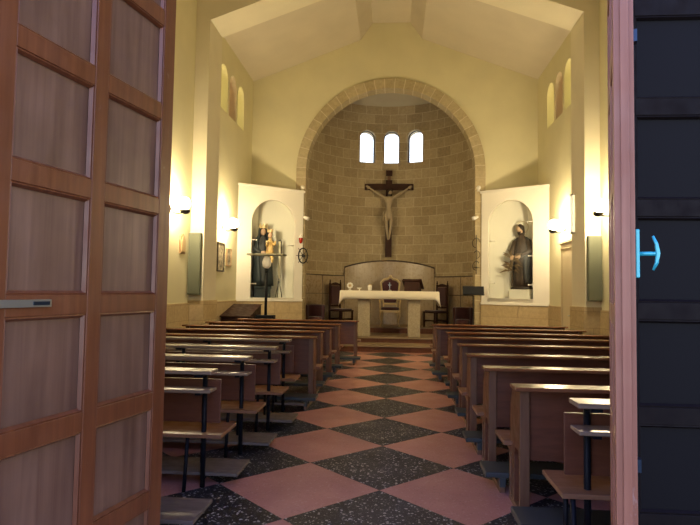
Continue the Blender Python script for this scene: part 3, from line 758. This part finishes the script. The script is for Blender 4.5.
hand(cr, (-.62, -.04, 2.19), (-.8, 0, .5), M_flesh, .95, .6); hand(cr, (.62, -.04, 2.19), (.8, 0, .5), M_flesh, .95, .6)
MB().loft([(.0, -.075, 1.16, .13, .10, .06), (.0, -.08, 1.28, .155, .115, .05), (0, -.075, 1.44, .135, .10, .04), (0, -.075, 1.47, .125, .095, .03)], 32, .05, 8).tube([(-.13, -.12, 1.43), (-.18, -.13, 1.30), (-.17, -.12, 1.12)], [.03, .035, .02], 8).build('loincloth', M_flesh, cr)

# madonna and child
pm = fnL(.86, 0, .33); R45 = math.radians(38)
e = tag(empty('madonna_statue', (pm[0], pm[1], 1.29), .35), 'crowned madonna statue in dark blue mantle holding the child', 'statue')
MB().prism([(-.20, -.16), (.20, -.16), (.20, .15), (-.20, .15)], 0, .25, 'z').prism([(-.22, -.18), (.22, -.18), (.22, .16), (-.22, .16)], .22, .28, 'z').build('plinth', M_blue, e, .01)
MB().loft([(0, 0, .28, .22, .17, .06), (0, 0, .45, .20, .155, .06), (0, 0, .8, .18, .14, .05), (0, 0, 1.05, .165, .125, .04), (0, 0, 1.25, .17, .12, .03), (0, .0, 1.40, .17, .105, .02), (0, 0, 1.49, .10, .08, 0), (0, 0, 1.54, .05, .05, 0), (0, 0, 1.60, .045, .045, 0)], 40, .05, 9).build('gown', M_slate, e)
# mantle: open shell around the back and sides
b = MB(); vs = []; fs = []; n = 36; zz = [.30, .5, .8, 1.1, 1.3, 1.45, 1.56, 1.66, 1.76, 1.80]; rr = [.29, .27, .25, .24, .235, .20, .125, .115, .10, .04]; op = [.15, .2, .35, .5, .6, .7, .8, .95, 1.1, 1.3]
for z, r, q in zip(zz, rr, op):
    for i in range(n+1):
        a = -PI/2 + q + (2*PI-2*q)*i/n; g = 1+.035*math.sin(9*a+z*3)
        vs.append((r*g*math.cos(a), r*.85*g*math.sin(a)+.02, z))
for j in range(len(zz)-1):
    for i in range(n): fs.append((j*(n+1)+i, j*(n+1)+i+1, (j+1)*(n+1)+i+1, (j+1)*(n+1)+i))
o = b.add(vs, fs, True).build('mantle', M_blue, e); o.modifiers.new('s', 'SOLIDIFY').thickness = .02
face((0, -.02, 1.66), .085, 0, M_skin, e, M_hair)
def crown(c, r, m, parent):
    b = MB(); n = 24; vs = []; fs = []
    for i in range(n):
        a = 2*PI*i/n; h = r*1.5 if i % 3 == 0 else r*.7
        vs += [(c[0]+r*math.cos(a), c[1]+r*math.sin(a), c[2]), (c[0]+r*1.25*math.cos(a), c[1]+r*1.25*math.sin(a), c[2]+h)]
    fs = [(2*i, 2*((i+1) % n), 2*((i+1) % n)+1, 2*i+1) for i in range(n)]
    o = b.add(vs, fs).build('crown', m, parent); o.modifiers.new('s', 'SOLIDIFY').thickness = .008
crown((0, 0, 1.745), .085, M_gold, e)
MB().tube([(.14, -.04, 1.38), (.20, -.12, 1.22), (.16, -.24, 1.16)], [.065, .06, .045], 12).tube([(-.14, -.04, 1.38), (-.21, -.10, 1.20), (-.06, -.22, 1.12)], [.065, .06, .045], 12).build('sleeves', M_blue, e)
hand(e, (.14, -.25, 1.16), (-.4, -.3, .3), M_skin, .9, .5); hand(e, (-.06, -.23, 1.12), (1, -.1, .1), M_skin, .9, .4)
kd = MB().loft([(.10, -.24, 1.08, .085, .07, .05), (.10, -.23, 1.22, .075, .065, .05), (.10, -.22, 1.36, .07, .055, .03), (.10, -.22, 1.42, .035, .035), (.10, -.22, 1.46, .03, .03)], 24, .05, 7).tube([(.15, -.24, 1.36), (.2, -.3, 1.30), (.2, -.33, 1.38)], [.028, .024, .018], 8).tube([(.05, -.24, 1.36), (.02, -.31, 1.28), (.02, -.35, 1.34)], [.028, .024, .018], 8).tube([(.08, -.27, 1.12), (.07, -.33, 1.02), (.07, -.33, .92)], [.04, .03, .022], 8).tube([(.13, -.27, 1.12), (.14, -.33, 1.02), (.14, -.34, .92)], [.04, .03, .022], 8).build('child', M_goldr, e); kd.scale = (1.15,)*3; kd.location = (.03, .03, -.19)
face((.10, -.24, 1.52), .062, .1, M_skin, kd, M_hair, long=False); crown((.10, -.23, 1.575), .055, M_gold, kd)
MB().ball((.02, -.38, 1.36), .03, 10).build('orb', M_gold, kd)

e.scale = (1.06, 1.06, 1.06)
# bearded saint with branches
pj = fnR(.98, 0, .34)
e = tag(empty('saint_statue', (pj[0], pj[1], 1.37), -.6), 'bearded saint statue in brown robe with leafy branch and halo', 'statue')
MB().box(-.27, .27, -.2, .2, 0, .24).build('plinth', M_niche, e, .008)
MB().lathe([(.30, .24), (.30, .27), (.27, .30), (.27, .31)], 28, (0,0,0), 1, .72).build('base', M_hair, e)
MB().loft([(.0, 0, .31, .24, .17, .07), (0, 0, .5, .22, .155, .07), (0, 0, .9, .19, .14, .05), (0, 0, 1.15, .185, .135, .04), (0, 0, 1.38, .19, .125, .03), (0, .0, 1.52, .18, .105, .02), (0, 0, 1.60, .09, .075, 0), (-.01, -.01, 1.67, .05, .05, 0), (-.02, -.02, 1.72, .045, .045, 0)], 40, .05, 9).build('robe', M_brown, e)
b = MB(); vs = []; fs = []; zz = [.40, .6, .9, 1.2, 1.4, 1.52, 1.60]; rr = [.27, .26, .25, .25, .235, .215, .12]; q0 = [.5, .45, .4, .6, .8, .9, .9]; q1 = [1.3, 1.2, 1.1, 1.0, .9, .9, .9]
for z, r, qa, qb in zip(zz, rr, q0, q1):
    for i in range(n+1):
        a = -PI/2 + qa + (2*PI-qa-qb)*i/n; g = 1+.04*math.sin(8*a+z*4)
        vs.append((r*g*math.cos(a), r*.8*g*math.sin(a)+.01, z))
for j in range(len(zz)-1):
    for i in range(n): fs.append((j*(n+1)+i, j*(n+1)+i+1, (j+1)*(n+1)+i+1, (j+1)*(n+1)+i))
o = b.add(vs, fs, True).build('mantle', M_slate, e); o.modifiers.new('s', 'SOLIDIFY').thickness = .02
face((-.03, -.05, 1.80), .10, -.5, M_skin, e, M_hair, True, .25)
MB().tube([(-.17, -.03, 1.48), (-.23, -.10, 1.25), (-.17, -.24, 1.12)], [.075, .07, .05], 12).tube([(.17, -.03, 1.48), (.23, -.08, 1.22), (.05, -.22, 1.10)], [.075, .075, .05], 12).build('sleeves', M_brown, e)
hand(e, (-.15, -.25, 1.10), (-.2, -.3, -.8), M_skin, 1, .6, Vector((1,0,0))); hand(e, (.04, -.23, 1.09), (-1, -.3, -.1), M_skin, 1, .4)
b = MB(); b.tube([(.16*math.cos(2*PI*i/28)-.02, .06, 1.86+.16*math.sin(2*PI*i/28)) for i in range(29)], .007, 6).tube([(-.02, .06, 1.70), (-.02, .03, 1.66)], .006, 6); b.build('halo', M_gold, e)
st = MB().tube([(-.17, -.25, .32), (-.17, -.25, 1.14), (-.19, -.26, 1.28)], [.016, .013, .008], 8).build('staff', M_leafb, e)
b = MB(); random.seed(3)
for i in range(20):
    a = random.uniform(0, 2*PI); z = random.uniform(.70, 1.05); l = random.uniform(.22, .38); el = random.uniform(-.5, .9)
    p0 = Vector((-.17, -.24, z)); d = Vector((math.cos(a), math.sin(a)*.22-.02, el)).normalized(); w = d.cross(Vector((0,1,.2))).normalized()*.03
    p1 = p0+d*l*.5+Vector((0,0,.02)); p2 = p0+d*l-Vector((0,0,.04))
    b.add([p0, p1+w, p2, p1-w, p1+Vector((0,-.012,.008))], [(0,1,4), (1,2,4), (2,3,4), (3,0,4), (0,3,2,1)])
b.build('leaves', M_leafb, st)

# ------------------------------------------------------------------ LEFT SIDE FURNISHINGS
# tall candle table in front of the madonna
e = tag(empty('tray_stand', (-2.93, 13.3, .0)), 'tall dark stand with a flat tray in front of the madonna niche', 'stand')
MB().box(-.20, .20, -.20, .20, 0, .82).build('box_base', M_darkw, e, .01)
MB().box(-.21, .21, -.14, .14, .82, .90).build('foot', M_tubem, e, .006)
MB().tube([(0,0,.9), (0,0,1.9)], .034, 12).tube([(0,0,1.9), (0,0,2.05)], [.034, .05], 12).build('pole', M_tubem, e)
MB().lathe([(.04, 2.0), (.10, 2.06), (.11, 2.16), (.06, 2.30)], 16).build('collar', M_white, e)
MB().box(-.44, .44, -.20, .20, 2.31, 2.35).build('tray', M_tray, e, .006)
# sloped cabinet / harmonium
e = tag(empty('sloping_cabinet', (-3.50, 13.33, 0)), 'dark brown cabinet with sloping lid against the madonna side wall', 'cabinet')
pr = [(-.58, 0), (.58, 0), (.58, 1.11), (.50, 1.11), (-.58, .86)]
MB().prism(pr, -.34, .32, 'x').build('body', M_darkw, e, .006)
MB().prism([(-.62, .865), (.50, 1.12), (.60, 1.12), (.60, 1.14), (.50, 1.14), (-.62, .89)], -.36, .34, 'x').build('lid', M_darkw, e, .004)
MB().box(-.30, -.02, -.595, -.58, .12, .70).box(.02, .28, -.595, -.58, .12, .70).build('door', M_darkw, e, .004)
# forked candle pole in the niche
pc = fnL(1.27, 0, .15)
e = tag(empty('forked_candle_pole', (pc[0]+.0, pc[1], 1.292), .65), 'pale candle pole on forked dark legs beside the madonna', 'candle holder')
MB().tube([(0,0,.50), (0,0,1.5)], .034, 12).build('candle', M_paperw, e)
MB().tube([(-.09, 0, .01), (-.075, 0, .12), (-.03, 0, .32), (-.03, 0, .60)], .012, 8).tube([(.09, 0, .01), (.075, 0, .12), (.03, 0, .32), (.03, 0, .60)], .012, 8).tube([(-.03, 0, .42), (.03, 0, .42)], .012, 8).tube([(0, .09, .01), (0, .04, .3), (0, .02, .5)], .012, 8).build('legs', M_iron, e)
MB().tube([(-.04, 0, 1.52), (.02, 0, 1.55), (.05, 0, 1.50), (.05, 0, 1.1)], .014, 8).build('hook', M_iron, e)
# wrought wheel lamp and red vigil lamp on the jamb
e = tag(empty('iron_wheel_lamp', (-2.36, 15.22, 2.43)), 'wrought iron wheel with spokes beside the madonna niche', 'lamp')
b = MB()
for q in range(1): b.tube([(.0+.20*math.cos(2*PI*i/24)*.55, -.10+.0*i+.20*math.cos(2*PI*i/24)*.3, .20*math.sin(2*PI*i/24)) for i in range(25)], .018, 8)
b.build('rim', M_iron, e)
b = MB()
for i in range(8): a = 2*PI*i/8; b.tube([(0, -.10, 0), (.28*math.cos(a)*.6, -.10+.28*math.cos(a)*.3, .28*math.sin(a))], .008, 6)
b.build('spokes', M_iron, e); MB().tube([(0, -.12, 0), (0, .12, 0)], .04, 10).build('hub', M_iron, e)
e = tag(empty('vigil_lamp', (-2.43, 15.2, 2.76)), 'little red glass vigil lamp above the iron wheel', 'lamp')
MB().lathe([(.02, 0), (.045, .03), (.055, .12), (.05, .15), (.03, .15)], 14, (0, -.06, 0)).build('glass_cup', mat('red_glass', (.3, .02, .01), .15), e)
MB().lathe([(.05, .15), (.06, .17), (.03, .21), (.01, .24)], 14, (0, -.06, 0)).tube([(0, -.06, .2), (0, .12, .22)], .008, 6).build('bracket', M_white, e)
e = tag(empty('iron_candle_sconce', (2.27, 15.3, 2.0)), 'curly wrought iron wall bracket on the jamb by the saint niche', 'wall bracket')
b = MB().tube([(0, .03, 0), (0, .03, 1.05)], .010, 6)
def scroll(cz, r, sg, a0, a1):
    b.tube([(sg*(r*math.cos(a0+(a1-a0)*i/16)*(1-.4*i/16)+.0), -.03, cz+r*math.sin(a0+(a1-a0)*i/16)) for i in range(17)], .009, 6)
scroll(.22, .12, -1, -1.4, 2.6); scroll(.52, .10, 1, -1.5, 2.8); scroll(.83, .13, -1, -1.4, 3.0)
for z in (.1, .42, .95): b.tube([(0, .12, z), (0, -.03, z)], .008, 6)
b.build('scrolls', M_iron, e)
MB().tube([(-.08, -.02, .18), (.08, -.02, .18)], .009, 6).ball((0, -.02, .18), .025, 8).build('crossbar', M_iron, e)
# spotlights on the jambs
def spot():
    e = empty('spotlight', (0,0,0))
    MB().tube([(0, 0, 0), (0, -.10, 0)], .012, 8).ball((0, 0, 0), .035, 8).build('bracket', M_white, e)
    MB().tube([(-.09, -.13, -.035), (.0, -.11, 0), (.06, -.10, .02)], [.055, .045, .025], 14).build('lamp_head', M_white, e)
    return e
s1 = spot(); s2 = copy_tree(s1)
s1.location = (-2.33, 15.32, 3.47); s1.rotation_euler = (0, 0, PI*.0); s1.scale = (-1, 1, 1)
s2.location = (2.24, 15.32, 3.50)
tag(s1, 'small white spotlight on the arch jamb by the madonna', 'spotlight', 'white spotlights on the arch jambs')
tag(s2, 'small white spotlight on the arch jamb by the bearded saint', 'spotlight', 'white spotlights on the arch jambs')
# ball ornaments at the niche cornices
for sx, who in ((-2.45, 'madonna'), (2.33, 'bearded saint')):
    e = tag(empty('ball_finial', (sx, 15.36, 4.222)), 'small plaster ball on the cornice corner of the %s niche' % who, 'ornament', 'plaster balls on the niche cornices')
    MB().lathe([(.05, 0), (.035, .03), (.03, .05)], 14).build('neck', M_niche, e); MB().ball((0, 0, .10), .062, 12).build('ball', M_niche, e)

# speakers on the pilasters
def speaker():
    e = empty('column_speaker', (0,0,0))
    MB().box(-.12, .12, -.10, .0, -.60, .60).build('cabinet', M_spk, e, .01)
    MB().box(-.105, .105, -.108, -.10, -.575, .575).build('grille', M_spk, e, .003)
    MB().box(-.05, .05, 0, .03, .50, .56).box(-.05, .05, 0, .03, -.56, -.50).build('bracket', M_tubem, e)
    return e
a1 = speaker(); a2 = copy_tree(a1)
a1.location = (-3.765, 10.79, 1.98); tag(a1, 'grey-green column loudspeaker on the pilaster of the madonna side', 'loudspeaker', 'column loudspeakers on the pilasters')
a2.location = (3.76, 10.79, 1.98); a2.rotation_euler = (0, 0, 0); tag(a2, 'grey-green column loudspeaker on the pilaster of the saint side', 'loudspeaker', 'column loudspeakers on the pilasters')

# sconces: arm, cup, frosted globe
def sconce():
    e = empty('wall_sconce', (0,0,0))   # wall at x=0, lamp towards +x
    MB().box(0, .015, -.03, .03, -.02, .12).build('wall_plate', M_iron, e, .003)
    MB().tube([(.01, 0, .09), (.05, 0, .0), (.13, 0, -.035), (.25, 0, -.02)], .013, 8).build('arm', M_iron, e)
    MB().lathe([(.02, -.045), (.06, -.03), (.085, .0), (.09, .03), (.07, .03)], 16, (.29, 0, 0)).build('cup', M_iron, e)
    MB().ball((.26, 0, .145), .115, 14).build('globe', M_bulb, e)
    return e
sc = sconce()
sl = [(-3.9, 9.75, 2.86, 0, 'glowing wall sconce above the pointed plaque, madonna side'),
      (-3.9, 12.85, 2.88, 0, 'glowing wall sconce above the framed pictures'),
      (3.9, 12.93, 2.90, PI, 'glowing wall sconce beside the cream side door'),
      (3.9, 10.1, 2.90, PI, 'glowing wall sconce between pilaster and edge-on door leaf')]
for i, (x, y, z, rz, lb) in enumerate(sl):
    o = sc if i == 0 else copy_tree(sc)
    o.location = (x, y, z); o.rotation_euler = (0, 0, rz); tag(o, lb, 'wall lamp', 'glowing globe sconces on the nave walls')

# pictures
e = tag(empty('pointed_plaque', (-3.905, 10.38, 2.15)), 'pointed carved wall plaque below a glowing sconce', 'plaque')
pp = [(-.13, 0), (.13, 0), (.13, .24), (.09, .32), (0, .38), (-.09, .32), (-.13, .24)]
MB().prism(pp, .0, .035, 'x').build('backing', M_clay, e, .004)
MB().prism([(y*.75, .04+z*.8) for y, z in pp], .035, .05, 'x').build('relief', M_cream, e, .004)
e = tag(empty('framed_picture', (-3.9, 12.77, 1.9)), 'tall dark framed picture hanging below the second sconce', 'picture')
def pic(e, w, h, m=M_frame):
    b = MB(); t_ = .03
    b.box(0, .03, -w, w, 0, t_).box(0, .03, -w, w, h-t_, h).box(0, .03, -w, -w+t_, t_, h-t_).box(0, .03, w-t_, w, t_, h-t_).build('frame', m, e)
    MB().box(0, .015, -w+t_, w-t_, t_, h-t_).build('print', M_paper, e)
pic(e, .25, .66)
e = tag(empty('framed_notice', (-3.9, 13.40, 2.05)), 'smaller pale framed notice beside the tall picture', 'picture'); pic(e, .19, .42, M_clay)
# wall lamp tube on pilaster inner face
e = tag(empty('tube_lamp', (3.62, 11.45, 2.72)), 'white vertical tube lamp on the pilaster beside the side door', 'wall lamp')
MB().box(-.05, 0, -.06, .06, 0, .74).build('housing', M_tubel, e, .005)
MB().box(-.075, -.05, -.03, .035, .03, .71).build('diffuser', M_tl, e, .006)
MB().box(-.08, 0, -.065, .065, -.02, .0).box(-.08, 0, -.065, .065, .74, .76).build('end_caps', M_frame, e)

# ------------------------------------------------------------------ WORLD, LIGHT, CAMERA
w = bpy.data.worlds.new('sky'); S.world = w; w.use_nodes = True; t = w.node_tree; t.nodes.clear()
tc = t.nodes.new('ShaderNodeTexCoord'); sp = t.nodes.new('ShaderNodeSeparateXYZ'); rp = t.nodes.new('ShaderNodeValToRGB')
bg = t.nodes.new('ShaderNodeBackground'); ow = t.nodes.new('ShaderNodeOutputWorld')
e = rp.color_ramp.elements; e[0].position = 0; e[0].color = (.9, .95, 1, 1); e[1].position = .85; e[1].color = (.18, .23, .72, 1)
q = e.new(.26); q.color = (.75, .83, 1, 1); q = e.new(.42); q.color = (.30, .40, 1, 1)
t.links.new(tc.outputs['Generated'], sp.inputs[0]); t.links.new(sp.outputs[2], rp.inputs[0]); t.links.new(rp.outputs[0], bg.inputs[0]); t.links.new(bg.outputs[0], ow.inputs[0])
bg.inputs[1].default_value = 3.0

cam = bpy.data.cameras.new('camera'); co = bpy.data.objects.new('camera', cam); COL.objects.link(co); S.camera = co
yaw, pit, rol = .07779, .05011, .01546
f = Vector((-math.sin(yaw)*math.cos(pit), math.cos(yaw)*math.cos(pit), math.sin(pit))); r = Vector((math.cos(yaw), math.sin(yaw), 0)); u = r.cross(f)
r2 = r*math.cos(rol)+u*math.sin(rol); u2 = -r*math.sin(rol)+u*math.cos(rol)
Mc = Matrix(((r2.x, u2.x, -f.x), (r2.y, u2.y, -f.y), (r2.z, u2.z, -f.z))).to_4x4(); Mc.translation = (.0914, 0, 1.5)
co.matrix_world = Mc; cam.sensor_width = 36; cam.lens = 36*568/700; cam.clip_start = .05; cam.clip_end = 200
S.view_settings.view_transform = 'Standard'; S.view_settings.look = 'None'; S.view_settings.gamma = 1; S.view_settings.use_curve_mapping = False
S.view_settings.exposure = 0.12
S.cycles.max_bounces = 8; S.cycles.diffuse_bounces = 5; S.cycles.transparent_max_bounces = 12
S.cycles.sample_clamp_indirect = 4; S.cycles.use_denoising = True; S.cycles.caustics_reflective = False; S.cycles.caustics_refractive = False
